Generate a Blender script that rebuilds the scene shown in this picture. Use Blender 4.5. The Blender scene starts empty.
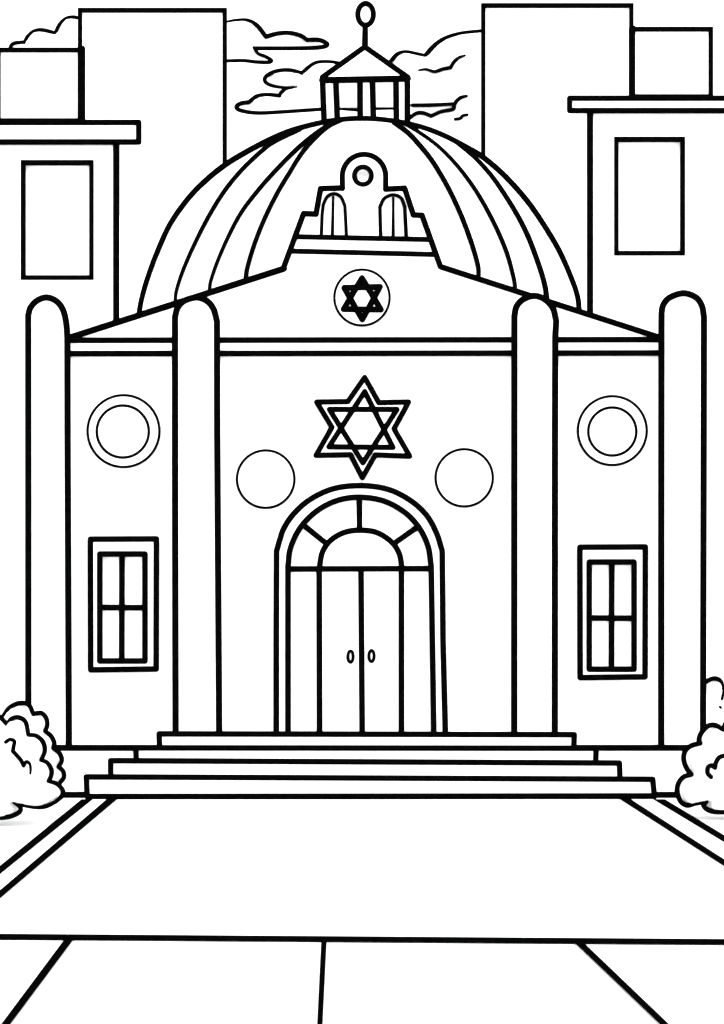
import bpy, bmesh, math
from mathutils import Vector
from mathutils.geometry import delaunay_2d_cdt, tessellate_polygon

# ------------------------------------------------------------------ scene basics
scene = bpy.context.scene
COL = scene.collection
W, H = 724, 1024
F = 1500.0            # focal length in pixels
CX, HOR = 362.0, 650.0   # principal point column, horizon row
CAMD = 20.0           # the facade stands at Y = 0, the camera 20 m in front of it
STEP_FRONT = -1.25
EYE = 149.4 * (CAMD + STEP_FRONT) / F      # eye height above the path (z = 0)


def P(px, py, Y):
    d = CAMD + Y
    return Vector(((px - CX) * d / F, Y, EYE + (HOR - py) * d / F))


def G(px, py, z=0.0):
    d = (EYE - z) * F / (py - HOR)
    return Vector(((px - CX) * d / F, d - CAMD, z))


def wpx(w, Y):                 # radius in metres of a line w pixels wide at depth Y
    return 0.5 * (w + 0.75) * (CAMD + Y) / F


GROUND_Z = EYE - 147.6 * 19.75 / F

# ------------------------------------------------------------------ materials


def paint(name, base, var, scale, rough, bump):
    m = bpy.data.materials.new(name)
    m.use_nodes = True
    nt = m.node_tree
    b = nt.nodes['Principled BSDF']
    b.inputs['Roughness'].default_value = rough
    b.inputs['Specular IOR Level'].default_value = 0.15 if base > 0.1 else 0.0
    tc = nt.nodes.new('ShaderNodeTexCoord')
    n = nt.nodes.new('ShaderNodeTexNoise')
    n.inputs['Scale'].default_value = scale
    n.inputs['Detail'].default_value = 5
    r = nt.nodes.new('ShaderNodeValToRGB')
    lo, hi = max(0, base - var), base + var
    r.color_ramp.elements[0].position = 0.3
    r.color_ramp.elements[1].position = 0.7
    r.color_ramp.elements[0].color = (lo, lo, lo, 1)
    r.color_ramp.elements[1].color = (hi, hi, hi, 1)
    nt.links.new(tc.outputs['Object'], n.inputs['Vector'])
    nt.links.new(n.outputs['Fac'], r.inputs['Fac'])
    nt.links.new(r.outputs['Color'], b.inputs['Base Color'])
    if bump:
        bp = nt.nodes.new('ShaderNodeBump')
        bp.inputs['Strength'].default_value = bump
        bp.inputs['Distance'].default_value = 0.01
        nt.links.new(n.outputs['Fac'], bp.inputs['Height'])
        nt.links.new(bp.outputs['Normal'], b.inputs['Normal'])
    return m


INK = paint('black_ink', 0.0008, 0.0004, 8, 1.0, 0)
PLASTER = paint('white_plaster', 0.84, 0.01, 6, 0.9, 0.05)
PAVING = paint('white_paving', 0.84, 0.01, 4, 0.95, 0.05)
LEAF = paint('white_foliage', 0.84, 0.01, 9, 0.95, 0.05)
VAPOUR = paint('white_cloud', 0.86, 0.01, 0.2, 1.0, 0)
JOINERY = paint('white_joinery', 0.84, 0.01, 10, 0.7, 0)

# ------------------------------------------------------------------ curve helpers


def curve(pts, n=6, closed=False):
    """Catmull-Rom through the points (2-D)."""
    q = [tuple(p) for p in pts]
    m = len(q)
    out = []
    rng = m if closed else m - 1
    for i in range(rng):
        if closed:
            a, b, c, d = q[(i - 1) % m], q[i], q[(i + 1) % m], q[(i + 2) % m]
        else:
            b, c = q[i], q[i + 1]
            a = q[i - 1] if i > 0 else (2 * b[0] - c[0], 2 * b[1] - c[1])
            d = q[i + 2] if i + 2 < m else (2 * c[0] - b[0], 2 * c[1] - b[1])
        for k in range(n):
            t = k / n
            t2, t3 = t * t, t * t * t
            out.append(tuple(0.5 * (2 * b[j] + (c[j] - a[j]) * t + (2 * a[j] - 5 * b[j] + 4 * c[j] - d[j]) * t2
                                    + (3 * b[j] - a[j] - 3 * c[j] + d[j]) * t3) for j in (0, 1)))
    if not closed:
        out.append(q[-1])
    return out


def ell(cx, cy, rx, ry=None, n=56, a0=0.0, a1=360.0):
    """Points of an ellipse in pixels; angle 0 points right and grows upwards on the picture."""
    ry = rx if ry is None else ry
    full = abs(a1 - a0) >= 359.9
    cnt = n if full else n + 1
    return [(cx + rx * math.cos(math.radians(a0 + (a1 - a0) * k / n)),
             cy - ry * math.sin(math.radians(a0 + (a1 - a0) * k / n))) for k in range(cnt)]


class MB:
    """Collects polygons; material 0 is the body, material 1 the black ink line."""

    def __init__(self):
        self.v, self.f, self.m, self.s = [], [], [], []

    def add(self, verts, faces, mat=0, smooth=False):
        o = len(self.v)
        self.v += [Vector(a) for a in verts]
        self.f += [[o + i for i in f] for f in faces]
        self.m += [mat] * len(faces)
        self.s += [smooth] * len(faces)

    # -- ink ---------------------------------------------------------------
    def ball(self, c, r, mat=1, nu=10, nv=6):
        vs, fs = [c + Vector((0, 0, r))], []
        for j in range(1, nv):
            t = math.pi * j / nv
            for i in range(nu):
                u = 2 * math.pi * i / nu
                vs.append(c + Vector((r * math.sin(t) * math.cos(u), r * math.sin(t) * math.sin(u), r * math.cos(t))))
        vs.append(c - Vector((0, 0, r)))
        for i in range(nu):
            k = (i + 1) % nu
            fs.append([0, 1 + i, 1 + k])
            for j in range(nv - 2):
                a = 1 + j * nu
                fs.append([a + i, a + nu + i, a + nu + k, a + k])
            a = 1 + (nv - 2) * nu
            fs.append([a + i, len(vs) - 1, a + k])
        self.add(vs, fs, mat, True)

    def tube(self, pts, rad, closed=False, mat=1, n=10):
        """A round rod through the points; radii may vary; sharp corners get a ball."""
        pts = [Vector(p) for p in pts]
        keep = [0]
        for i in range(1, len(pts)):
            if (pts[i] - pts[keep[-1]]).length > 1e-5:
                keep.append(i)
        rad = rad if isinstance(rad, (list, tuple)) else [rad] * len(pts)
        rad = [rad[i] for i in keep]
        pts = [pts[i] for i in keep]
        if closed and (pts[0] - pts[-1]).length < 1e-5:
            pts.pop(); rad.pop()
        N = len(pts)
        if N < 2:
            return
        segs = N if closed else N - 1
        dirs = [(pts[(i + 1) % N] - pts[i]).normalized() for i in range(segs)]
        runs, cur = [], [0]
        for i in range(segs):
            cur.append((i + 1) % N)
            nxt = i + 1
            if nxt < segs or closed:
                d2 = dirs[nxt % segs]
                if dirs[i].dot(d2) < 0.86:
                    runs.append(cur); cur = [(i + 1) % N]
        if len(cur) > 1:
            runs.append(cur)
        whole = closed and len(runs) == 1 and len(runs[0]) == N + 1
        for run in runs:
            loop = whole
            idx = run[:-1] if loop else run
            m = len(idx)
            rings = []
            for k, i in enumerate(idx):
                if loop:
                    t = pts[idx[(k + 1) % m]] - pts[idx[k - 1]]
                elif k == 0:
                    t = pts[idx[1]] - pts[idx[0]]
                elif k == m - 1:
                    t = pts[idx[-1]] - pts[idx[-2]]
                else:
                    t = (pts[idx[k + 1]] - pts[i]).normalized() + (pts[i] - pts[idx[k - 1]]).normalized()
                t.normalize()
                a = t.cross(Vector((0, 1, 0)))
                if a.length < 0.2:
                    a = t.cross(Vector((0, 0, 1)))
                a.normalize()
                b = a.cross(t).normalized()
                rings.append([pts[i] + rad[i] * (a * math.cos(2 * math.pi * q / n) + b * math.sin(2 * math.pi * q / n)) for q in range(n)])
            vs = [v for r in rings for v in r]
            fs = []
            for k in range(m if loop else m - 1):
                o, p = k * n, ((k + 1) % m) * n
                for q in range(n):
                    fs.append([o + q, o + (q + 1) % n, p + (q + 1) % n, p + q])
            self.add(vs, fs, mat, True)
            if not loop:
                self.ball(pts[idx[0]], rad[idx[0]], mat, n)
                self.ball(pts[idx[-1]], rad[idx[-1]], mat, n)

    def ink(self, px, Y, w, closed=False):
        """A pen line through picture points at depth Y; w may be a list of widths."""
        k = len(px)
        if isinstance(w, (list, tuple)):
            ws = []
            for i in range(k):
                t = i / max(1, k - 1) * (len(w) - 1)
                j = min(int(t), len(w) - 2)
                ws.append(wpx(w[j] + (w[j + 1] - w[j]) * (t - j), Y))
        else:
            ws = [wpx(w, Y)] * k
        self.tube([P(x, y, Y) for x, y in px], ws, closed)

    def bar(self, a, b, r, mat=1):
        """A square rod with square ends between two points of an upright or level edge."""
        a, b = Vector(a), Vector(b)
        t = (b - a).normalized()
        a, b = a - t * r, b + t * r
        u = t.cross(Vector((0, 1, 0)))
        if u.length < 0.2:
            u = t.cross(Vector((0, 0, 1)))
        u.normalize()
        w = u.cross(t).normalized()
        vs = [p + r * (su * u + sw * w) for p in (a, b) for su, sw in ((-1, -1), (1, -1), (1, 1), (-1, 1))]
        self.add(vs, [[0, 1, 2, 3], [4, 5, 6, 7], [0, 1, 5, 4], [1, 2, 6, 5], [2, 3, 7, 6], [3, 0, 4, 7]], mat)

    def strip(self, pts, widths, z):
        """A flat painted line lying on the ground, 4 mm proud, its width given in metres."""
        vs = []
        for i, p in enumerate(pts):
            t = (pts[min(i + 1, len(pts) - 1)] - pts[max(i - 1, 0)])
            t.z = 0
            t.normalize()
            nrm = Vector((-t.y, t.x, 0))
            vs += [Vector((p.x, p.y, z)) + nrm * widths[i] / 2, Vector((p.x, p.y, z)) - nrm * widths[i] / 2]
        self.add(vs, [[2 * i, 2 * i + 1, 2 * i + 3, 2 * i + 2] for i in range(len(pts) - 1)], 1)

    # -- bodies --------------------------------------------------------------
    def prism(self, px, Y0, Y1, holes=(), skew=0.0, hole_back=None):
        """An upright slab: the outline is read at depth Y0 and runs straight back to Y1."""
        out = [P(x, y, Y0) for x, y in px]
        hs = [[P(x, y, Y0) for x, y in h] for h in holes]
        loops = [out] + hs
        flat = [p for l in loops for p in l]
        tris = tessellate_polygon([[Vector((p.x, p.z, 0)) for p in l] for l in loops])
        sh = Vector((skew, Y1 - Y0, 0))
        self.add(flat, [list(t) for t in tris])
        self.add([p + sh for p in flat], [list(t)[::-1] for t in tris])
        for l in loops:
            n = len(l)
            self.add(l + [p + sh for p in l], [[i, (i + 1) % n, n + (i + 1) % n, n + i] for i in range(n)])

    def box(self, a, b):
        (x0, y0, z0), (x1, y1, z1) = a, b
        vs = [(x, y, z) for x in (x0, x1) for y in (y0, y1) for z in (z0, z1)]
        self.add(vs, [[0, 1, 3, 2], [4, 5, 7, 6], [0, 1, 5, 4], [2, 3, 7, 6], [0, 2, 6, 4], [1, 3, 7, 5]])

    def inflate(self, px, Y, T, R, grid):
        """A rounded body with the given outline, swelling T metres forward and back over R metres."""
        pts = [P(x, y, Y) for x, y in px]
        b = [(p.x, p.z) for p in pts]
        c = []
        for p in b:
            if not c or math.hypot(p[0] - c[-1][0], p[1] - c[-1][1]) > 1e-4:
                c.append(p)
        if math.hypot(c[0][0] - c[-1][0], c[0][1] - c[-1][1]) < 1e-4:
            c.pop()
        b = c

        def dist(x, z):
            best = 1e9
            for i in range(len(b)):
                ax, az = b[i]; bx, bz = b[(i + 1) % len(b)]
                dx, dz = bx - ax, bz - az
                t = max(0, min(1, ((x - ax) * dx + (z - az) * dz) / (dx * dx + dz * dz)))
                best = min(best, math.hypot(x - ax - t * dx, z - az - t * dz))
            return best

        def inside(x, z):
            r = False
            for i in range(len(b)):
                (ax, az), (bx, bz) = b[i], b[i - 1]
                if (az > z) != (bz > z) and x < (bx - ax) * (z - az) / (bz - az) + ax:
                    r = not r
            return r

        def swell(x, z):
            k = min(1.0, dist(x, z) / R)
            return T * math.sqrt(max(0, 1 - (1 - k) ** 2))
        xs = [p[0] for p in b]; zs = [p[1] for p in b]
        ip, row = [], 0
        z = min(zs) + grid * 0.5
        while z < max(zs):
            x = min(xs) + (grid * 0.5 if row % 2 else 0)
            while x < max(xs):
                if inside(x, z) and dist(x, z) > grid * 0.35:
                    ip.append((x, z))
                x += grid
            z += grid * 0.87; row += 1
        allp = [Vector(p) for p in b + ip]
        n = len(b)
        res = delaunay_2d_cdt(allp, [(i, (i + 1) % n) for i in range(n)], [list(range(n))], 1, 1e-6)
        vv, ff = res[0], res[2]
        dep = [swell(p.x, p.y) if inside(p.x, p.y) else 0.0 for p in vv]
        self.add([(p.x, Y - dd, p.y) for p, dd in zip(vv, dep)], [list(f) for f in ff], 0, True)
        self.add([(p.x, Y + dd, p.y) for p, dd in zip(vv, dep)], [list(f)[::-1] for f in ff], 0, True)

        def front(px_, py_):
            q = P(px_, py_, Y)
            for _ in range(4):
                s = swell(q.x, q.z) if inside(q.x, q.z) else 0.0
                q = P(px_, py_, Y - s)
            return Y - s
        return front

    def build(self, name, mat, parent=None, base=None):
        me = bpy.data.meshes.new(name)
        o = bpy.data.objects.new(name, me)
        COL.objects.link(o)
        off = Vector((0, 0, 0))
        if parent is not None:
            top = parent
            while top.parent:
                top = top.parent
            off = Vector(top['_base'])
            o.parent = parent
        elif base is not None:
            off = Vector(base)
            o.location = off
        me.from_pydata([v - off for v in self.v], [], self.f)
        me.materials.append(mat)
        me.materials.append(INK)
        for p, m, s in zip(me.polygons, self.m, self.s):
            p.material_index = m
            p.use_smooth = s
        bm = bmesh.new()
        bm.from_mesh(me)
        bmesh.ops.remove_doubles(bm, verts=bm.verts, dist=1e-6)
        bmesh.ops.recalc_face_normals(bm, faces=bm.faces)
        bm.to_mesh(me)
        bm.free()
        if parent is None:
            o['_base'] = tuple(off)
        return o


def tag(o, label=None, cat=None, group=None, kind=None):
    if label: o['label'] = label
    if cat: o['category'] = cat
    if group: o['group'] = group
    if kind: o['kind'] = kind
    return o


def empty(name, loc):
    o = bpy.data.objects.new(name, None)
    COL.objects.link(o)
    o.location = loc
    o.empty_display_size = 0.3
    o['_base'] = tuple(loc)
    return o


# ------------------------------------------------------------------ ground, path, kerb, pavement
b = MB()
gz = GROUND_Z
b.add([(-600, -60, gz), (600, -60, gz), (600, 900, gz), (-600, 900, gz)], [[0, 1, 2, 3]])
tag(b.build('ground', PAVING), kind='structure')


def gline(p0, p1, d_to):
    """The ground line through two picture points, carried on to the depth d_to in front of the camera."""
    a, c = G(*p0), G(*p1)
    t = (d_to - CAMD - a.y) / (c.y - a.y)
    return a, a + (c - a) * t


def strokes_w(p, w_px, slope):
    """Ground width of a line that is w_px wide across, seen at the depth of p."""
    d = p.y + CAMD
    return w_px * d / F * slope


JOINT_L, JOINT_R = G(0, 937.6), G(724, 942.9)
dj = 0.5 * (JOINT_L.y + JOINT_R.y) + CAMD
lo0, lo1 = gline((87, 799.9), (0, 870.7), dj)
li0, li1 = gline((109.3, 801.9), (0, 895.1), dj)
ro0, ro1 = gline((654.1, 796.8), (724, 839.2), dj)
ri0, ri1 = gline((633.6, 805.0), (724, 863.3), dj)


def slab(quads, z0, z1, bm):
    for q in quads:
        n = len(q)
        vs = [Vector((p.x, p.y, z1)) for p in q] + [Vector((p.x, p.y, z0)) for p in q]
        bm.add(vs, [list(range(n))] + [[i, (i + 1) % n, n + (i + 1) % n, n + i] for i in range(n)])


yb, yf = STEP_FRONT + 0.02, dj - CAMD


def at_y(a, c, y):
    return a + (c - a) * ((y - a.y) / (c.y - a.y))


b = MB()
slab([[at_y(li0, li1, yb), at_y(ri0, ri1, yb), at_y(ri0, ri1, yf), at_y(li0, li1, yf)]], gz - 0.1, 0.0, b)
tag(b.build('path', PAVING), kind='structure')
for a, c, a2, c2 in ((lo0, lo1, li0, li1), (ro0, ro1, ri0, ri1)):
    b = MB()
    slab([[at_y(a, c, yb), at_y(a2, c2, yb), at_y(a2, c2, yf), at_y(a, c, yf)]], gz - 0.1, 0.003, b)
    for s0, s1, inner in ((a, c, False), (a2, c2, True)):
        pts, ws = [], []
        sa = at_y(s0, s1, yb - 0.06)
        for k in range(13):
            q = sa + (s1 - sa) * (k / 12)
            pts.append(q)
            # foreshortening: the line crosses the view at a slant, so its ground width is a bit more than w/f*d
            dpt = q.y + CAMD
            sx = abs((s1 - s0).normalized().y)
            slope_px = abs((q.x) * F / dpt)                         # picture slope of the line, from its run to the horizon
            run = EYE * F / dpt
            k2 = math.hypot(slope_px, run) / run
            pts[-1] = q
            ws.append(strokes_w(q, 5.5, k2))
        b.strip(pts, ws, 0.008)
    tag(b.build('kerb', PAVING), kind='structure')

b = MB()
jl = JOINT_L + (JOINT_L - JOINT_R) * 3
jr = JOINT_R + (JOINT_R - JOINT_L) * 3
slab([[jl, jr, Vector((jr.x, -45, 0)), Vector((jl.x, -45, 0))]], gz - 0.1, 0.0, b)
dd = JOINT_L.y + CAMD
b.strip([jl, JOINT_L, JOINT_R, jr], [5.6 * dd * dd / (EYE * F)] * 4, 0.008)
for p0, p1, w in (((69.0, 941), (7.5, 1024), 7.3), ((324, 942), (320, 1024), 5.6), ((578.8, 944), (662, 1024), 7.3)):
    a, c = G(*p0), G(*p1)
    e = a + (c - a) * 4.0
    if e.y < -44: e = a + (c - a) * ((-44 - a.y) / (c.y - a.y))
    pts = [a, c, c + (c - a) * 1.2]
    ws = []
    for q in pts:
        dpt = q.y + CAMD
        s = abs(q.x / max(0.5, EYE))
        ws.append((w if abs(p0[0] - 324) < 1 else w) * dpt / F * (1.0 if abs(p0[0] - 324) < 1 else 1.28))
    b.strip(pts, ws, 0.012)
tag(b.build('pavement', PAVING), kind='structure')

# ------------------------------------------------------------------ the synagogue
syn = empty('synagogue', (0, 0, gz))
tag(syn, 'domed synagogue with round-topped columns and a star above its arched double door', 'synagogue')

door_in = [(288.0, 742), (288.0, 566)] + curve([(288, 566), (290.5, 548), (300, 528), (316, 511.5), (337, 500.5), (360, 497.2),
          (384, 501), (405, 512.5), (419, 527.5), (428, 546), (431.2, 566)], 5)[1:] + [(434.5, 742)]
win_l = (99.8, 554.0, 145.0, 661.0)
win_r = (589.2, 562.0, 634.1, 669.2)


def rect(x0, y0, x1, y1):
    return [(x0, y0), (x1, y0), (x1, y1), (x0, y1)]


WALL_T = 0.4
b = MB()
b.prism([(67, 749), (67, 338.6), (285, 268.5), (438.5, 266.5), (661, 338.2), (661, 749)], 0, WALL_T,
        holes=[rect(*win_l), rect(*win_r), door_in])
b.ink([(66.5, 338.6), (284, 268.6)], -0.0, 6.2)
b.ink([(440.4, 266.6), (662, 338.2)], -0.0, 5.6)
b.build('front_wall', PLASTER, syn)

b = MB()
xl, xr = P(67, 0, 0).x + 0.03, P(661, 0, 0).x - 0.03
z0 = P(0, 752, 0).z - 0.5
zt = P(0, 350, 0).z
b.box((xl, WALL_T, z0), (xr, 12.2, zt))
for x in (xl, xr):
    b.tube([(x, 12.2, z0), (x, 12.2, zt)], 0.04)
    b.tube([(x, WALL_T + 0.05, zt), (x, 12.2, zt)], 0.04)
    b.tube([(x, WALL_T + 0.05, z0), (x, 12.2, z0)], 0.04)
b.tube([(xl, 12.2, zt), (xr, 12.2, zt)], 0.04)
b.build('hall', PLASTER, syn)

# cornice across the front, between and behind the columns
b = MB()
b.prism([(69, 340.3), (659, 339.6), (659, 353.0), (69, 353.6)], -0.06, -0.002)
b.ink([(68, 340.3), (660, 339.6)], -0.06, 5.3)
b.ink([(68, 353.6), (660, 353.0)], -0.06, 5.3)
b.build('cornice', PLASTER, syn)

# stepped parapet with the round knob and its two arched niches
knob = ell(364, 176.3, 21.7, 21.9, 28, 180, 0)
par = [(283, 272), (283, 269.4), (303.6, 213.6), (316, 214.2), (320.6, 188.6), (342.4, 188.0)] + knob + [(386, 188.8), (404.6, 188.2), (413.4, 215), (422, 215.3), (440.4, 266.6), (440.4, 270)]
nl = [(321.2, 236.4), (322.0, 215), (323.2, 204.6)] + curve([(323.2, 204.6), (327.2, 196.6), (334.2, 193.8), (340.9, 196.9), (345.0, 205.9)], 6)[1:] + [(346.6, 236.8)]
nr = [(380.6, 237.6), (379.8, 207)] + curve([(379.8, 207), (384.4, 198.2), (393.1, 194.9), (401.1, 198), (404.8, 207)], 6)[1:] + [(406.4, 238.2)]
ring = ell(362.9, 175.7, 8.6, 8.8, 32)
b = MB()
b.prism(par, -0.004, 0.35, holes=[nl, nr, ell(362.9, 175.7, 6.4, 6.6, 32)])
left_run = par[1:6]
right_run = par[-6:-1]
b.ink(left_run, 0.0, 5.6)
b.ink([(342.4, 188.6)] + knob + [(385.6, 189.4)], 0.0, 5.2)
b.ink([(385.6, 189.2)] + right_run[1:], 0.0, 5.6)
b.ink(ring, 0.0, 4.6, closed=True)
b.ink([(296.4, 236.8), (429.4, 239.6)], 0.0, 5.0)
b.ink([(291.4, 251.2), (434.4, 254.5)], 0.0, 5.0)
b.build('parapet', PLASTER, syn)
for nn, mid, ws in ((nl, [(333.2, 195), (332.4, 236)], [3.0, 3.2, 3.0]), (nr, [(393.2, 196), (393.2, 237)], [3.4, 3.0, 3.6])):
    b = MB()
    b.prism(nn, 0.10, 0.16)
    b.ink(mid, 0.10, [1.8, 3.0])
    b.ink(nn, -0.0, ws)
    b.build('arched_niche', JOINERY, syn)

# four round-topped columns
CY = -0.2
COLS = [
    ([(28.3, 750), (28.3, 500), (28.2, 315)], [(28.2, 315), (30.5, 307.5), (37, 300.6), (46.7, 297.4), (57, 301.5), (63.3, 310.5), (66.4, 324), (67.4, 338)], [(67.6, 430), (68.9, 750)]),
    ([(175.6, 734.5), (175.1, 500), (175, 317)], [(175, 317), (177.6, 308), (184, 301), (196.5, 297.4), (207, 301), (213.5, 309), (217, 321.3)], [(217.2, 430), (219.2, 734.5)]),
    ([(514.2, 734.5), (514.3, 500), (514.4, 316)], [(514.4, 316), (516.5, 306.5), (523, 299.5), (534, 295.8), (545, 299.5), (553, 308.5), (556.2, 321)], [(555.3, 337), (555.0, 430), (554.8, 734.5)]),
    ([(661.2, 751), (661.3, 500), (661.5, 313)], [(661.5, 313), (663.2, 305), (669.5, 297.6), (683.5, 293.2), (696, 297.4), (702, 306), (704, 317)], [(703.8, 430), (703.0, 751)]),
]
for lft, top, rgt in COLS:
    out = lft[:-1] + curve(top, 6) + rgt
    b = MB()
    b.prism(out, CY, 0.05)
    b.ink(out, CY, 6.0)
    b.build('column', PLASTER, syn)

# plinth under the columns and the front steps
PF = -0.25
zp = P(0, 747.8, PF).z
b = MB()
xa, xb = P(20, 0, 0).x, P(711, 0, 0).x
b.box((xa, PF, gz - 0.2), (xb, 12.5, zp))
r = wpx(5.2, PF)
b.bar((xa, PF, zp), (xb, PF, zp), r)
b.bar((xa, PF - 0.02, gz + r), (xb, PF - 0.02, gz + r), r)
b.build('plinth', PLASTER, syn)

TIERS = [(-0.50, (159.0, 733.8), (574.3, 734.6)), (-0.75, (135.8, 747.8), (596.2, 748.2)),
         (-1.00, (110.6, 760.6), (619.5, 763.0)), (-1.25, (86.2, 776.8), (652.8, 779.2))]
TIER_BOT = [(746.5, 746.5), (761, 764), (777, 779), (796.6, 796.6)]
tops = [P(0, 0.5 * (t[1][1] + t[2][1]), t[0]).z for t in TIERS]
for k, (Y, a, c) in enumerate(TIERS):
    b = MB()
    A, B_ = P(*a, Y), P(*c, Y)
    back = -0.002 if k == 0 else TIERS[k - 1][0] - 0.002
    if k > 0: back = PF - 0.002
    ztop = [A.z, B_.z]
    zlow = (tops[k + 1] - 0.02) if k < 3 else gz - 0.1
    zl = zlow if k < 3 else gz - 0.1
    vs = []
    for (x, z) in ((A.x, A.z), (B_.x, B_.z)):
        for y in (Y, back if k == 0 else PF - 0.002):
            vs += [(x, y, zl), (x, y, z)]
    b.add(vs, [[0, 1, 5, 4], [2, 3, 7, 6], [0, 1, 3, 2], [4, 5, 7, 6], [1, 3, 7, 5], [0, 2, 6, 4]])
    w = 5.2
    b.ink([a, c], Y, w)
    dxl = (0.6, 0.5, 0.1, 1.0)[k]
    dxr = (-0.4, -0.6, 0.5, 1.6)[k]
    yl, yr = TIER_BOT[k]
    b.ink([a, (a[0] + dxl, yl)], Y, w)
    b.ink([c, (c[0] + dxr, yr)], Y, w)
    if k == 3:
        b.ink([(a[0] + dxl, 796.6), (c[0] + dxr, 796.0)], Y, 5.4)
    o = b.build('step', PLASTER, syn)

# arched doorway
b = MB()
outer = [(276.3, 733), (276.3, 640), (276.6, 551)] + curve([(276.6, 551), (279.5, 541), (284, 528), (294, 513.5), (310, 499.5), (333, 488.8), (360, 485.6), (387, 489),
         (409, 499.5), (426, 514.5), (436.5, 533), (442.2, 551)], 5)[1:] + [(443.0, 640), (445.3, 731)]
b.prism(outer + [(434.5, 733)] + door_in[1:-1][::-1] + [(288.0, 733)], -0.05, -0.002)
b.ink(outer, -0.05, 5.4)
b.ink([(288.0, 733)] + door_in[1:-1] + [(433.8, 733)], -0.05, 5.4)
b.build('door_surround', PLASTER, syn)

DY = 0.06
arch = [p for p in door_in if p[1] <= 569]
b = MB()
b.prism([(287, 570)] + arch + [(432, 570)], DY, DY + 0.06)
b.ink([(288, 569.0), (432, 568.6)], DY, 5.3)
b.ink(curve([(319.3, 568), (322.5, 552), (331, 540), (345, 532.2), (361, 530.2), (377, 532.6), (391, 541.5), (399, 553), (402, 568)], 6), DY, 5.3)
b.ink([(359.3, 499), (359.6, 530)], DY, 5.3)
b.ink([(303.5, 525.2), (326.5, 543.6)], DY, 5.3)
b.ink([(417.5, 527), (393.5, 543.8)], DY, 5.3)
b.build('fanlight', JOINERY, syn)
zb = 735.5
for q, edge in (([(286, 569), (319.4, 569), (319.6, zb), (286, zb)], None), ([(401.2, 569), (434, 569), (436, zb), (401.6, zb)], None)):
    b = MB()
    b.prism(q, DY + 0.012, DY + 0.06)
    b.build('side_panel', JOINERY, syn)
for q, lines, hc in (
        ([(319.4, 569), (361.1, 569), (362.2, zb), (319.6, zb)], [[(319.2, 571), (319.6, 734)], [(361.0, 571), (362.2, 734)]], (350.5, 656.6)),
        ([(361.1, 569), (401.2, 569), (401.6, zb), (362.2, zb)], [[(401.4, 571), (401.4, 734)]], (371.5, 656.0))):
    b = MB()
    b.prism(q, DY, DY + 0.055)
    for l in lines:
        b.ink(l, DY, 5.4)
    d = b.build('door', JOINERY, syn)
    h = MB()
    hy = DY - 0.03
    h.prism(ell(*hc, 3.4, 6.4, 24), hy, DY - 0.001)
    h.ink(ell(*hc, 2.6, 5.6, 28), hy, 2.7, closed=True)
    h.build('handle', JOINERY, d)

# two windows
for (ox0, oy0, ox1, oy1), inn, mx, my in (((90.4, 538.9, 156.4, 669.8), win_l, 121.7, 607.4), ((579.9, 546.9, 645.3, 677.6), win_r, 611.5, 618.0)):
    b = MB()
    b.prism(rect(ox0, oy0, ox1, oy1), -0.05, -0.002, holes=[rect(*inn)])
    b.ink([(ox0, oy0 + 0.3), (ox1, oy0), (ox1 - 0.3, oy1 - 0.8), (ox0 + 0.3, oy1)], -0.05, 5.3, closed=True)
    b.ink(rect(*inn), -0.05, 5.3, closed=True)
    w = b.build('window', JOINERY, syn)
    p = MB()
    p.prism(rect(inn[0] - 1, inn[1] - 1, inn[2] + 1, inn[3] + 1), 0.07, 0.09)
    p.build('pane', JOINERY, w)
    g = MB()
    g.ink([(mx + 0.3, inn[1]), (mx, inn[3])], 0.04, 5.3)
    g.ink([(inn[0], my), (inn[2], my + 0.3)], 0.04, 5.3)
    g.build('glazing_bar', JOINERY, w)

# round plaques on the front
for cx, cy, r, inner in ((123.5, 431.1, 35.9, (122.8, 431.5, 26.0)), (612.3, 430.6, 34.4, (612.3, 431.5, 24.0)), (265.7, 479.1, 28.7, None), (464.2, 477.8, 28.6, None)):
    b = MB()
    if inner:
        b.prism(ell(cx, cy, r, r, 64), -0.03, -0.002)
        b.ink(ell(cx, cy, r, r, 72), -0.03, 2.1, closed=True)
        b.ink(ell(inner[0], inner[1], inner[2], inner[2], 72), -0.03, 2.3, closed=True)
    else:
        b.prism(ell(cx, cy, r, r, 64), -0.03, -0.002)
        b.ink(ell(cx, cy, r, r, 72), -0.03, 2.1, closed=True)
    b.build('round_plaque', PLASTER, syn)

# the two star emblems
b = MB()
b.prism(ell(362.0, 297.5, 27.6, 27.9, 64), -0.03, -0.002)
b.ink(ell(362.0, 297.5, 27.6, 27.9, 72), -0.03, 2.0, closed=True)
b.ink([(362.0, 278.0), (343.6, 309.2), (381.0, 309.6)], -0.03, 5.6, closed=True)
b.ink([(344.2, 287.8), (380.0, 286.8), (362.3, 319.6)], -0.03, 5.6, closed=True)
b.build('star_emblem', PLASTER, syn)
b = MB()
star = [(364.7, 377.4), (378.8, 402.6), (408.6, 402.0), (394.0, 428.8), (409.8, 456.2), (375.2, 454.9), (362.4, 477.6), (350.5, 454.7),
        (316.0, 455.3), (332.0, 427.3), (316.6, 402.0), (347.8, 401.6)]
b.prism(star, -0.04, -0.002)
b.ink(star, -0.04, 5.0, closed=True)
b.ink([(364.7, 391.6), (328.9, 446.8), (393.0, 447.4)], -0.04, 5.0, closed=True)
b.ink([(329.4, 409.4), (397.0, 409.4), (362.9, 462.8)], -0.04, 5.0, closed=True)
b.build('star_emblem', PLASTER, syn)

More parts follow.
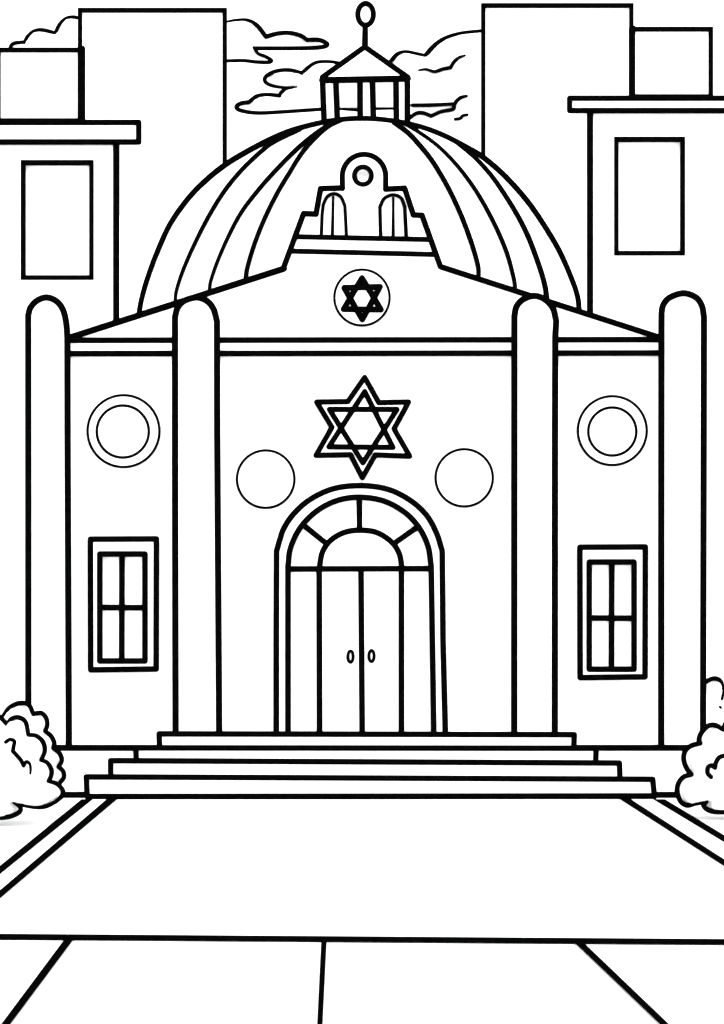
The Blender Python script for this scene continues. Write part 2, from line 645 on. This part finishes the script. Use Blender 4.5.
# ------------------------------------------------------------------ dome (an ellipsoid whose contour from here is the drawn arc) and lantern
D0 = 26.0
ku = 222.3 / F
DA = D0 * ku / math.sqrt(1 + ku * ku)
DX = (359.6 - CX) * D0 / F
v0 = HOR - 348.0
DH = v0 * (D0 * D0 - DA * DA) / (F * D0)
DC = math.sqrt(DH * DH + (230.0 ** 2 - v0 ** 2) * (D0 * D0 - DA * DA) / F ** 2)
DZ = EYE + DH
DYC = D0 - CAMD


def dome_hit(px, py):
    """The point of the dome seen at a picture point, or the nearest point of its contour."""
    cam = Vector((0, -CAMD, EYE))
    for k in range(60):
        t = k / 60 * 0.3
        x, y = px + (359.6 - px) * t, py + (348 - py) * t
        d = (P(x, y, 0) - cam)
        o = cam - Vector((DX, DYC, DZ))
        S = Vector((1 / DA, 1 / DA, 1 / DC))
        o2 = Vector((o.x * S.x, o.y * S.y, o.z * S.z)); d2 = Vector((d.x * S.x, d.y * S.y, d.z * S.z))
        A, B_, C_ = d2.dot(d2), 2 * o2.dot(d2), o2.dot(o2) - 1
        disc = B_ * B_ - 4 * A * C_
        if disc >= 0:
            return cam + d * ((-B_ - math.sqrt(disc)) / (2 * A))
    return None


b = MB()
nu, nv = 96, 28
vs, fs = [], []
prof = [(DA, DZ - 1.6)] + [(DA * math.cos(math.pi / 2 * j / nv), DZ + DC * math.sin(math.pi / 2 * j / nv)) for j in range(nv)]
for (rr, zz) in prof:
    vs += [(DX + rr * math.cos(2 * math.pi * i / nu), DYC + rr * math.sin(2 * math.pi * i / nu), zz) for i in range(nu)]
vs.append((DX, DYC, DZ + DC))
for j in range(len(prof) - 1):
    for i in range(nu):
        fs.append([j * nu + i, j * nu + (i + 1) % nu, (j + 1) * nu + (i + 1) % nu, (j + 1) * nu + i])
o = (len(prof) - 1) * nu
for i in range(nu):
    fs.append([o + i, o + (i + 1) % nu, len(vs) - 1])
b.add(vs, fs, 0, True)


def dome_ink(px, w, ins=0.0):
    pts = [dome_hit(x + (359.6 - x) * ins, y + (348 - y) * ins) for x, y in px]
    k = len(pts)
    ws = []
    for i in range(k):
        t = i / (k - 1) * (len(w) - 1)
        j = min(int(t), len(w) - 2)
        ww = w[j] + (w[j + 1] - w[j]) * (t - j)
        ws.append(0.5 * (ww + 0.6) * (pts[i].y + CAMD) / F)
    c0 = Vector((DX, DYC, DZ))
    pts = [p + (p - c0).normalized() * (0.7 * r_) for p, r_ in zip(pts, ws)]      # the rib stands proud of the shell
    b.tube(pts, ws)


dome_ink(curve([(138.6, 316), (141.5, 300), (147.4, 279), (157.3, 252.5), (170, 225), (187.2, 200.3), (205, 181.6), (227, 164), (254, 148), (279.5, 135.4),
                (300, 128), (330, 121), (360, 118.4), (390, 120.4), (420, 126.6), (445, 136), (470, 149.2), (484, 158.2), (505, 176.4), (527, 201),
                (544.4, 226), (559.5, 251.5), (571.8, 279.4), (577.5, 297), (579.2, 312)], 5),
         [5.4, 5.6, 6.0, 6.2, 6.0, 5.4, 5.2, 5.4, 6.0, 5.8, 5.6, 5.6], 0.010)
# ribs: left side
dome_ink(curve([(176.2, 301), (177.8, 290), (184.5, 270), (195.9, 244.3), (210, 217), (226, 191.5), (243, 171), (262, 153), (276, 143), (300, 131.5)], 6), [3.2, 3.8, 4.4, 4.6, 4.6])
dome_ink(curve([(210.2, 290), (212, 280), (219.5, 259), (231, 233.5), (243, 212), (260, 190), (278, 170), (298, 150), (318, 134), (338, 122)], 6), [3.2, 3.6, 4.2, 4.6, 5.0])
dome_ink(curve([(246.6, 278), (248.5, 267), (255.5, 244), (265.5, 219), (278, 194), (290, 174), (302, 155), (315, 140), (328, 128.5), (342, 121.5)], 6), [4.4, 4.4, 4.4, 4.6, 5.0])
# ribs: right side
dome_ink(curve([(477.8, 276), (477.0, 266), (471, 245), (461, 218), (448, 190), (432, 163), (418, 145.5), (408, 135), (394, 124.5)], 6), [4.2, 4.8, 4.8, 5.0, 5.0])
dome_ink(curve([(514.2, 289), (512.5, 278), (505.5, 253), (494, 226), (478, 196.5), (460, 171), (440, 149.5), (420, 134.5), (402, 124)], 6), [3.8, 4.4, 4.2, 3.6, 3.6])
dome_ink(curve([(545.2, 299), (543, 285), (537, 265), (526, 236), (512, 209.5), (493, 180.5), (477, 162), (464, 150.5), (455, 143.5)], 6), [5.2, 5.2, 5.0, 4.4, 4.4])
# ribs on the far side, evenly spaced
for k in range(1, 8):
    a = math.pi * (k / 8)
    pts = [(DX + DA * math.cos(t) * math.cos(a), DYC + DA * math.cos(t) * math.sin(a), DZ + DC * math.sin(t)) for t in [math.pi / 2 * j / 24 for j in range(0, 22)]]
    b.tube(pts, 0.035)
dome = b.build('dome', PLASTER, syn)

# lantern on the dome
LF, LB = 5.35, 6.62       # front and back of the lantern
zlow = DZ + DC - 0.35
ztop = P(0, 80, LF).z
lant = MB()
# eaves board: the flat underside of the roof, outlined front and back
xL, xR = P(322.8, 0, LF).x, P(407.4, 0, LF).x
lant.box((xL, LF, ztop - 0.02), (xR, LB, ztop + 0.04))
lant.ink([(322.0, 80.2), (408.0, 78.6)], LF, 6.0)
zz = ztop
lant.tube([(P(338, 0, LF).x, LB, zz - 0.02), (P(358, 0, LF).x, LB, zz - 0.05)], wpx(3.0, LB))
lant.tube([(P(374, 0, LF).x, LB - 0.02, zz - 0.03), (P(395, 0, LF).x, LB - 0.02, zz - 0.02)], wpx(3.0, LB))
lo = lant.build('lantern', PLASTER, syn)
for (x0, x1, x0b, x1b) in ((322.5, 335.8, 324.3, 337.6), (360.0, 372.4, 360.2, 373.6), (396.0, 407.4, 396.4, 407.4)):
    b = MB()
    t = P(x0, 82, LF), P(x1, 82, LF)
    b.prism([(x0, 81), (x1, 81), (x1b, 128), (x0b, 128)], LF, LF + 0.14)
    b.ink([(x0, 81), (x0b, 126)], LF, 5.5)
    b.ink([(x1, 81), (x1b, 126)], LF, 5.5)
    b.build('post', PLASTER, lo)
    # matching post behind
    b = MB()
    Xm = 0.5 * (P(x0, 0, LF).x + P(x1, 0, LF).x)
    b.box((Xm - 0.05, LB - 0.14, zlow), (Xm + 0.05, LB - 0.02, ztop - 0.021))
    b.build('post', PLASTER, lo)
b = MB()
apex = P(364.8, 47.5, 0.5 * (LF + LB))
base = [Vector((xL, LF, ztop + 0.041)), Vector((xR, LF, ztop + 0.041)), Vector((xR, LB, ztop + 0.041)), Vector((xL, LB, ztop + 0.041))]
b.add(base + [apex], [[0, 1, 2, 3], [0, 1, 4], [1, 2, 4], [2, 3, 4], [3, 0, 4]])
for q in base[:2]:
    b.tube([q, apex], wpx(6.3, LF))
for q in base[2:]:
    b.tube([q, apex], wpx(2.5, LF))
b.build('lantern_roof', PLASTER, lo)
b = MB()
FY = 0.5 * (LF + LB)
b.ink([(364.9, 48), (365.1, 36), (365.2, 27)], FY, [6.0, 5.6, 5.2])
b.ink(ell(365.6, 14.4, 7.8, 10.8, 40), FY, 4.9, closed=True)
b.build('finial', JOINERY, lo)

# ------------------------------------------------------------------ buildings behind


def outline_box(mb, q, Y, depth, skew, w, ground=False, wl=None, wr=None):
    """A block with its front outline q (picture) at depth Y, sides running back at an angle; square black rods on its edges."""
    (x0, y0), (x1, y1) = q
    A, C = P(x0, y0, Y), P(x1, y1, Y)
    zb_ = gz - 0.1 if ground else C.z
    zt_ = A.z
    sh = Vector((skew, depth, 0))
    f = [Vector((A.x, Y, zb_)), Vector((C.x, Y, zb_)), Vector((C.x, Y, zt_)), Vector((A.x, Y, zt_))]
    vs = f + [p + sh for p in f]
    mb.add(vs, [[0, 1, 2, 3], [4, 5, 6, 7], [0, 1, 5, 4], [1, 2, 6, 5], [2, 3, 7, 6], [3, 0, 4, 7]])
    r = wpx(w, Y)
    for a, c in ((1, 2), (2, 3), (3, 0)) + (() if ground else ((0, 1),)):
        mb.bar(f[a], f[c], wpx({(1, 2): wr or w, (3, 0): wl or w}.get((a, c), w), Y))


def flat_building(label, side, body, slab_q, hut, win, ws, hutw):
    Y = 16.0
    sk = 2.4 * side
    fx = 0.5 * (P(body[0][0], 0, Y).x + P(body[1][0], 0, Y).x)
    root = empty('flat_roofed_building', (fx, Y, gz))
    tag(root, label, 'building', 'flat-roofed buildings beside the dome')
    b = MB()
    (x0, y0), (x1, y1) = body
    hole = rect(*win)
    A, C = P(x0, y0, Y), P(x1, y0, Y)
    yg = HOR + (EYE - gz + 0.1) * F / (CAMD + Y)
    b.prism([(x0, y0), (x1, y0), (x1, yg), (x0, yg)], Y, Y + 0.35, holes=[hole], skew=0.35 * sk / 10)
    # the block behind the front wall
    sh = Vector((sk, 10, 0)); s0 = Vector((0.35 * sk / 10, 0.352, 0))
    f = [P(x0, yg, Y), P(x1, yg, Y), P(x1, y0, Y), P(x0, y0, Y)]
    vs = [p + s0 for p in f] + [p + sh for p in f]
    b.add(vs, [[0, 1, 2, 3], [4, 5, 6, 7], [0, 1, 5, 4], [1, 2, 6, 5], [2, 3, 7, 6], [3, 0, 4, 7]])
    r = wpx(ws[0], Y)
    for x in (x0, x1):
        b.bar(P(x, yg, Y), P(x, y0, Y), r)
    b.build('wall', PLASTER, root)
    b = MB()
    Ys = Y - 0.08
    (sx0, sy0), (sx1, sy1) = slab_q
    b.prism([(sx0, sy0), (sx1, sy0), (sx1, sy1), (sx0, sy1)], Ys, Ys + 10.6, skew=sk * 1.04)
    b.ink([(sx0, sy0), (sx1, sy0), (sx1, sy1), (sx0, sy1)], Ys, ws[1], closed=True)
    b.build('roof_slab', PLASTER, root)
    b = MB()
    (hx0, hy0), (hx1, hy1) = hut
    Yh = Y + 0.05
    outline_box(b, ((hx0, hy0), (hx1, hy1)), Yh, 4.0, sk * 0.42, ws[2], wl=hutw[0], wr=hutw[1])
    b.build('rooftop_hut', PLASTER, root)
    b = MB()
    b.prism(rect(win[0] - 1, win[1] - 1, win[2] + 1, win[3] + 1), Y + 0.12, Y + 0.17)
    rr = wpx(ws[3], Y)
    q = [P(x, y, Y) for x, y in hole]
    for i in range(4):
        b.bar(q[i], q[(i + 1) % 4], rr)
    b.build('window', JOINERY, root)
    return root


flat_building('flat-roofed building with a thick roof slab and large blank window, left of the dome', -1,
              ((-120, 138), (116.3, 0)), ((-150, 122.4), (138.8, 142.0)), ((-1.0, 50.4), (81.5, 121)), (23.2, 162.7, 91.6, 277.8), (5.0, 5.2, 3.6, 3.6), (3.0, 6.0))
flat_building('flat-roofed building with a thin roof slab and large blank window, right of the dome', 1,
              ((590.0, 107), (850, 0)), ((569.6, 98.2), (880, 110.6)), ((632.0, 29.6), (710.6, 97)), (616.2, 139.4, 682.6, 253.4), (5.0, 5.0, 3.6, 3.6), (5.0, 3.6))

for label, q, Y, sk in (('tall windowless tower block behind the left shoulder of the dome', ((80.2, 10.7), (224.8, 0)), 50, -1.6),
                        ('tall windowless tower block behind the right shoulder of the dome', ((483.2, 6.0), (631.2, 0)), 50, 2.2)):
    b = MB()
    outline_box(b, q, Y, 8.0, sk, 3.6, ground=True)
    cxm = 0.5 * (P(q[0][0], 0, Y).x + P(q[1][0], 0, Y).x)
    tag(b.build('tower_block', PLASTER, None, (cxm, Y, gz)), label, 'building', 'tower blocks behind the synagogue')

# ------------------------------------------------------------------ clouds
CYD = 140.0


def cloud(label, outline, inks, inner=()):
    b = MB()
    s = (CAMD + CYD) / F
    fr = b.inflate(outline, CYD, 2.0, 14 * s, 5.0 * s)
    off = 1.6
    for px, w in inks:
        b.ink(px, CYD - off, w)
    for px, w in inner:
        b.ink(px, CYD - 2.2, w)
    bx = sum(p[0] for p in outline) / len(outline)
    by = max(p[1] for p in outline)
    tag(b.build('cloud', VAPOUR, None, P(bx, by, CYD)), label, 'cloud', 'clouds in the sky')


l1 = curve([(9.9, 49), (11.2, 45.6), (15, 43.2), (24.9, 42.4)], 5)
l2 = curve([(24.9, 42.6), (28.2, 36.8), (34.8, 31.8), (43.1, 30.6), (55.7, 33.6)], 5)
l3 = curve([(55.7, 33.6), (59.7, 25.2), (66.3, 19.2), (74.0, 17.6), (80, 19.2)], 5)
r1 = curve([(226, 22.6), (235, 20.9), (247.4, 20.6), (257.3, 25.6), (266, 36.6)], 5)
r2 = curve([(266, 36.6), (277.2, 33.6), (289.6, 33.0), (300.8, 35.6), (307, 39.8)], 5)
r3 = curve([(307, 39.8), (319.5, 40.0), (327.4, 44.3), (321.5, 47.2), (305, 48.2), (280, 48.4), (256, 48.4)], 6)
r4 = curve([(254, 47.8), (258.4, 53.6), (265.5, 56.6), (271.4, 60.4), (267.8, 62.4), (255, 61.9), (243, 60.6), (226, 60.9)], 5)
cloud('billowing cloud passing behind the left tower block, bumpy on both sides of it',
      l1 + l2[1:] + l3[1:] + [(110, 16.5), (150, 15.5), (190, 16.5)] + r1 + r2[1:] + r3[1:] + r4 + [(150, 64), (80, 64), (10, 58)],
      [(l1, [3.0, 3.8]), (l2, [4.2, 4.8, 4.2]), (l3, [4.4, 4.4, 3.8]), (r1, [3.0, 3.8, 4.2]), (r2, [4.0, 4.0]), (r3, [4.0, 4.2, 3.6, 3.4]), (r4, [2.6, 3.2, 3.4, 3.0, 2.8])])

m1 = curve([(342, 64), (330, 62.2), (317, 62.8), (308.5, 67.4), (302, 73.4)], 5)
m2 = curve([(302, 73.4), (289.6, 70.3), (276, 71.4), (267, 75.6), (264.6, 80.2), (269, 84.6), (281, 87.4), (297, 87.2)], 5)
m3 = curve([(297, 87.2), (286, 89.4), (281.5, 92), (279.4, 95.8)], 5)
m4 = curve([(279.4, 95.8), (267.2, 94.9), (257.3, 96.2), (252, 99.6), (248.6, 102.2)], 5)
m5 = curve([(248.6, 102.2), (240.5, 103.6), (236.4, 107), (241, 110.6), (257.3, 113.0), (282.2, 111.9), (322, 109.2)], 5)
cloud('two-tiered cloud drifting just left of the lantern on the dome',
      m1 + m2[1:] + m3[1:] + m4[1:] + m5[1:] + [(346, 110), (352, 90)],
      [(m1, [3.6, 4.0, 4.0]), (m2, [4.0, 4.0, 3.8, 3.2, 1.6]), (m3, [1.6, 3.4, 4.0]), (m4, [4.0, 4.0]), (m5, [4.0, 4.2, 3.4, 3.2])])

q1 = curve([(391.2, 60.6), (397, 54.4), (405, 52.2), (414, 53.6), (424.8, 56.2)], 5)
q2 = curve([(424.8, 56.2), (432.5, 47.2), (443.5, 39.2), (460.1, 33.9), (484, 31.2)], 5)
s1 = curve([(418.7, 70.2), (426, 69.3), (434.5, 71.6), (443, 69), (450.6, 67.6)], 5)
s2 = curve([(450.6, 67.6), (454, 61.8), (459, 57.6), (465, 55.4)], 5)
s3 = curve([(412.4, 105.2), (432, 105), (453.5, 103.8)], 5)
s4 = curve([(453.5, 105.5), (457, 100.6), (461, 97.4), (466.6, 96.0)], 5)
s5 = curve([(409, 118.5), (416, 113.5), (423, 113.0), (431.1, 116)], 5)
s6 = curve([(431.1, 116), (440.8, 111.7), (453.0, 109.2), (454.4, 105.2)], 5)
s7 = curve([(455.2, 119.2), (460.1, 118.4), (462.9, 115.6), (467.2, 114.8)], 5)
cloud('tall cloud with inner swirls between the lantern and the right tower block',
      q1 + q2[1:] + [(520, 32), (520, 130), (470, 140), (410, 135), (385, 110), (383, 80)],
      [(q1, [4.0, 3.8, 4.0]), (q2, [4.2, 4.2, 4.0])],
      [(s1, [1.4, 2.4, 3.4, 3.4]), (s2, [3.4, 3.2, 1.6]), (s3, [3.2, 3.4, 2.8]), (s4, [3.6, 3.4, 2.4]), (s5, [3.4, 3.6]), (s6, [3.6, 3.4, 3.4]), (s7, [2.6, 3.0, 2.4])])

# ------------------------------------------------------------------ bushes


def bush(label, Y, layers, group='rounded bushes at the foot of the building'):
    b = MB()
    base = None
    for (outline, T, dy, inks, inner) in layers:
        Yk = Y + dy
        s = (CAMD + Yk) / F
        fr = b.inflate(outline, Yk, T, 26 * s, 4.0 * s)
        for px, w in inks:
            b.ink(px, Yk - T * 0.42, w)
        for px, w in inner:
            pts = [P(x, y, fr(x, y) - 0.01) for x, y in px]
            k = len(pts)
            rr = [wpx(w[0] + (w[1] - w[0]) * i / (k - 1), Yk) for i in range(k)]
            b.tube(pts, rr)
        lowest = max(outline, key=lambda p: p[1])
        base = (P(sum(p[0] for p in outline) / len(outline), 0, Yk).x, Yk, gz)
    tag(b.build('bush', LEAF, None, base), label, 'bush', group)


def chain(segs):
    out = []
    for s in segs:
        out += s if not out else s[1:]
    return out


# left bush: a front mass and a second scalloped edge behind it
fa = [curve([(-24, 727), (-20, 715), (-10, 711), (0, 717), (7, 724.3)], 5),
      curve([(7, 724.3), (11.4, 718.8), (18.6, 717.4), (25.6, 722), (28.4, 734.6)], 5),
      curve([(28.4, 734.8), (36.5, 735.9), (43, 742), (44.8, 751), (41.2, 760)], 5),
      curve([(41.2, 760), (47.2, 762.6), (51.3, 769.5), (51.2, 775.7), (48.6, 781)], 5),
      curve([(48.6, 781), (57, 784), (62.6, 790.2), (61.6, 796.2), (55.6, 801.8)], 5),
      curve([(55.6, 801.8), (47, 806), (38, 807), (25, 805.2), (14.6, 802.4)], 5)]
fb = [curve([(14.6, 802.4), (20.2, 807), (19.4, 812), (10, 816.6), (-4, 818.4)], 5)]
fc = [curve([(-4, 818.4), (-30, 820), (-48, 812)], 5), curve([(-48, 812), (-66, 800), (-60, 775), (-50, 770)], 5),
      curve([(-50, 770), (-60, 755), (-44, 738), (-34, 740)], 5), curve([(-34, 740), (-36, 730), (-24, 727)], 4)]
ba = [curve([(3.6, 715.6), (9.4, 707.6), (19.5, 703), (28.8, 705), (33.4, 713.8)], 5),
      curve([(33.4, 713.8), (41, 712.9), (46, 717.6), (47.3, 725), (45.2, 731)], 5),
      curve([(45.2, 731), (51, 736), (54.2, 742.6), (53.4, 748)], 5),
      curve([(53.4, 748), (59.7, 753.6), (61.8, 760.5), (58.6, 767)], 5),
      curve([(58.6, 767), (63, 771), (64, 777.2), (59.8, 783)], 5)]
ins = curve([(5.6, 742), (10, 739.4), (14.4, 741.2), (13.6, 746.5), (12.8, 751)], 5)
ins2 = curve([(12.8, 751), (17.6, 756.2), (21, 760.4), (23.6, 765.6)], 5)
ins3 = curve([(23.6, 765.6), (26.2, 761.8), (29.4, 763.4), (30.6, 768), (30.4, 773.4)], 5)
bush('scalloped bush with a double leafy edge beside the left end of the steps', -3.35, [
    (chain(ba) + [(50, 800), (0, 808), (-30, 790), (-30, 740), (-14, 718)], 0.30, 0.45, [(s, [4.2, 4.4, 4.2]) for s in ba], []),
    (chain(fa + fb + fc), 0.42, 0.0, [(s, [3.6, 4.6, 4.0]) for s in fa + fb + fc], [(ins, [3.0, 3.6]), (ins2, [3.6, 3.6]), (ins3, [3.4, 1.8])])])

# right bush
ra = [curve([(722.2, 730), (716.2, 725.4), (708.5, 725.8), (701.6, 732.4), (699, 739), (700, 743.2)], 5),
      curve([(700, 743.2), (691.5, 745.6), (685.4, 750.6), (683.6, 759), (686.4, 768), (691.2, 774.4)], 5),
      curve([(691.2, 774.4), (683.4, 777), (678.4, 783.4), (677.2, 791.5), (680.4, 801), (687, 805.4), (695, 803.4), (706, 801.6)], 5),
      curve([(706, 801.6), (703.4, 805.2), (708, 809.8), (716, 811.8), (728, 811.6)], 5)]
rb = [curve([(728, 811.6), (760, 812), (776, 800), (772, 785)], 5), curve([(772, 785), (786, 770), (778, 750), (764, 748)], 5),
      curve([(764, 748), (762, 724), (735, 712), (722.2, 730)], 5)]
rin = curve([(711, 777), (707.6, 773), (708, 767.4), (711.6, 765.4), (715, 767.6)], 5)
rin2 = curve([(715, 767.6), (716, 762.4), (719.8, 757), (728, 755)], 5)
bush('puffy bush with one curled inner line beside the right end of the steps', -2.7,
     [(chain(ra + rb), 0.42, 0.0, [(s, [4.6, 4.8, 4.8]) for s in ra + rb], [(rin, [4.0, 4.2]), (rin2, [4.2, 4.0])])])

# taller shrub behind, peeping out beside the outer right column
ta = [curve([(698, 692), (705, 682.6), (714, 678.4), (720.6, 681.4), (722.8, 690), (721.2, 698.6)], 5)]
tb = [curve([(721.2, 698.6), (740, 690), (764, 700), (768, 720)], 5), curve([(768, 720), (790, 730), (790, 756), (776, 786)], 5),
      curve([(776, 786), (740, 791), (690, 788)], 5), curve([(690, 788), (676, 760), (682, 710), (698, 692)], 5)]
bush('round-topped shrub peeping out behind the outermost right column', 0.9,
     [(chain(ta + tb), 0.35, 0.0, [(ta[0], [4.0, 4.4, 4.2])], [([(720.0, 707.0), (720.8, 707.6)], [2.2, 2.2])])])

# ------------------------------------------------------------------ camera
cd = bpy.data.cameras.new('camera')
cam = bpy.data.objects.new('camera', cd)
COL.objects.link(cam)
cam.location = (0, -CAMD, EYE)
cam.rotation_euler = (math.radians(90), 0, 0)
cd.sensor_fit = 'VERTICAL'
cd.sensor_height = 36.0
cd.lens = 36.0 * F / H
cd.shift_y = (HOR - H / 2) / H
cd.clip_start = 0.1
cd.clip_end = 3000
scene.camera = cam

# ------------------------------------------------------------------ light: bright, even overcast daylight
SUN_EL, SUN_AZ = math.radians(55), math.radians(12)     # sun behind the camera, a little to the right
world = bpy.data.worlds.new('World')
scene.world = world
world.use_nodes = True
nt = world.node_tree
bg = nt.nodes['Background']
sky = nt.nodes.new('ShaderNodeTexSky')
sky.sky_type = 'NISHITA'
sky.sun_disc = False
sky.sun_elevation = SUN_EL
sky.sun_rotation = math.pi - SUN_AZ
sky.air_density = 2.0
sky.dust_density = 0.3
sky.ozone_density = 1.0
hs = nt.nodes.new('ShaderNodeHueSaturation')       # a closed white cloud cover: hardly any blue left
hs.inputs['Saturation'].default_value = 0.06
hs.inputs['Value'].default_value = 1.0
nt.links.new(sky.outputs['Color'], hs.inputs['Color'])
nt.links.new(hs.outputs['Color'], bg.inputs['Color'])
bg.inputs['Strength'].default_value = 0.15
sd = bpy.data.lights.new('sun', 'SUN')
sd.energy = 0.55
sd.angle = math.radians(25)
sd.color = (1.0, 0.97, 0.93)
sun = bpy.data.objects.new('sun', sd)
COL.objects.link(sun)
sun.rotation_euler = (math.radians(90) - SUN_EL, 0, SUN_AZ)

scene.render.engine = 'CYCLES'
scene.cycles.max_bounces = 6
scene.cycles.diffuse_bounces = 4
scene.cycles.use_denoising = True
vs_ = scene.view_settings
vs_.view_transform = 'Standard'
vs_.look = 'None'
vs_.gamma = 1.0
vs_.exposure = 1.7
vs_.use_curve_mapping = False
for o in scene.objects:
    if '_base' in o: del o['_base']
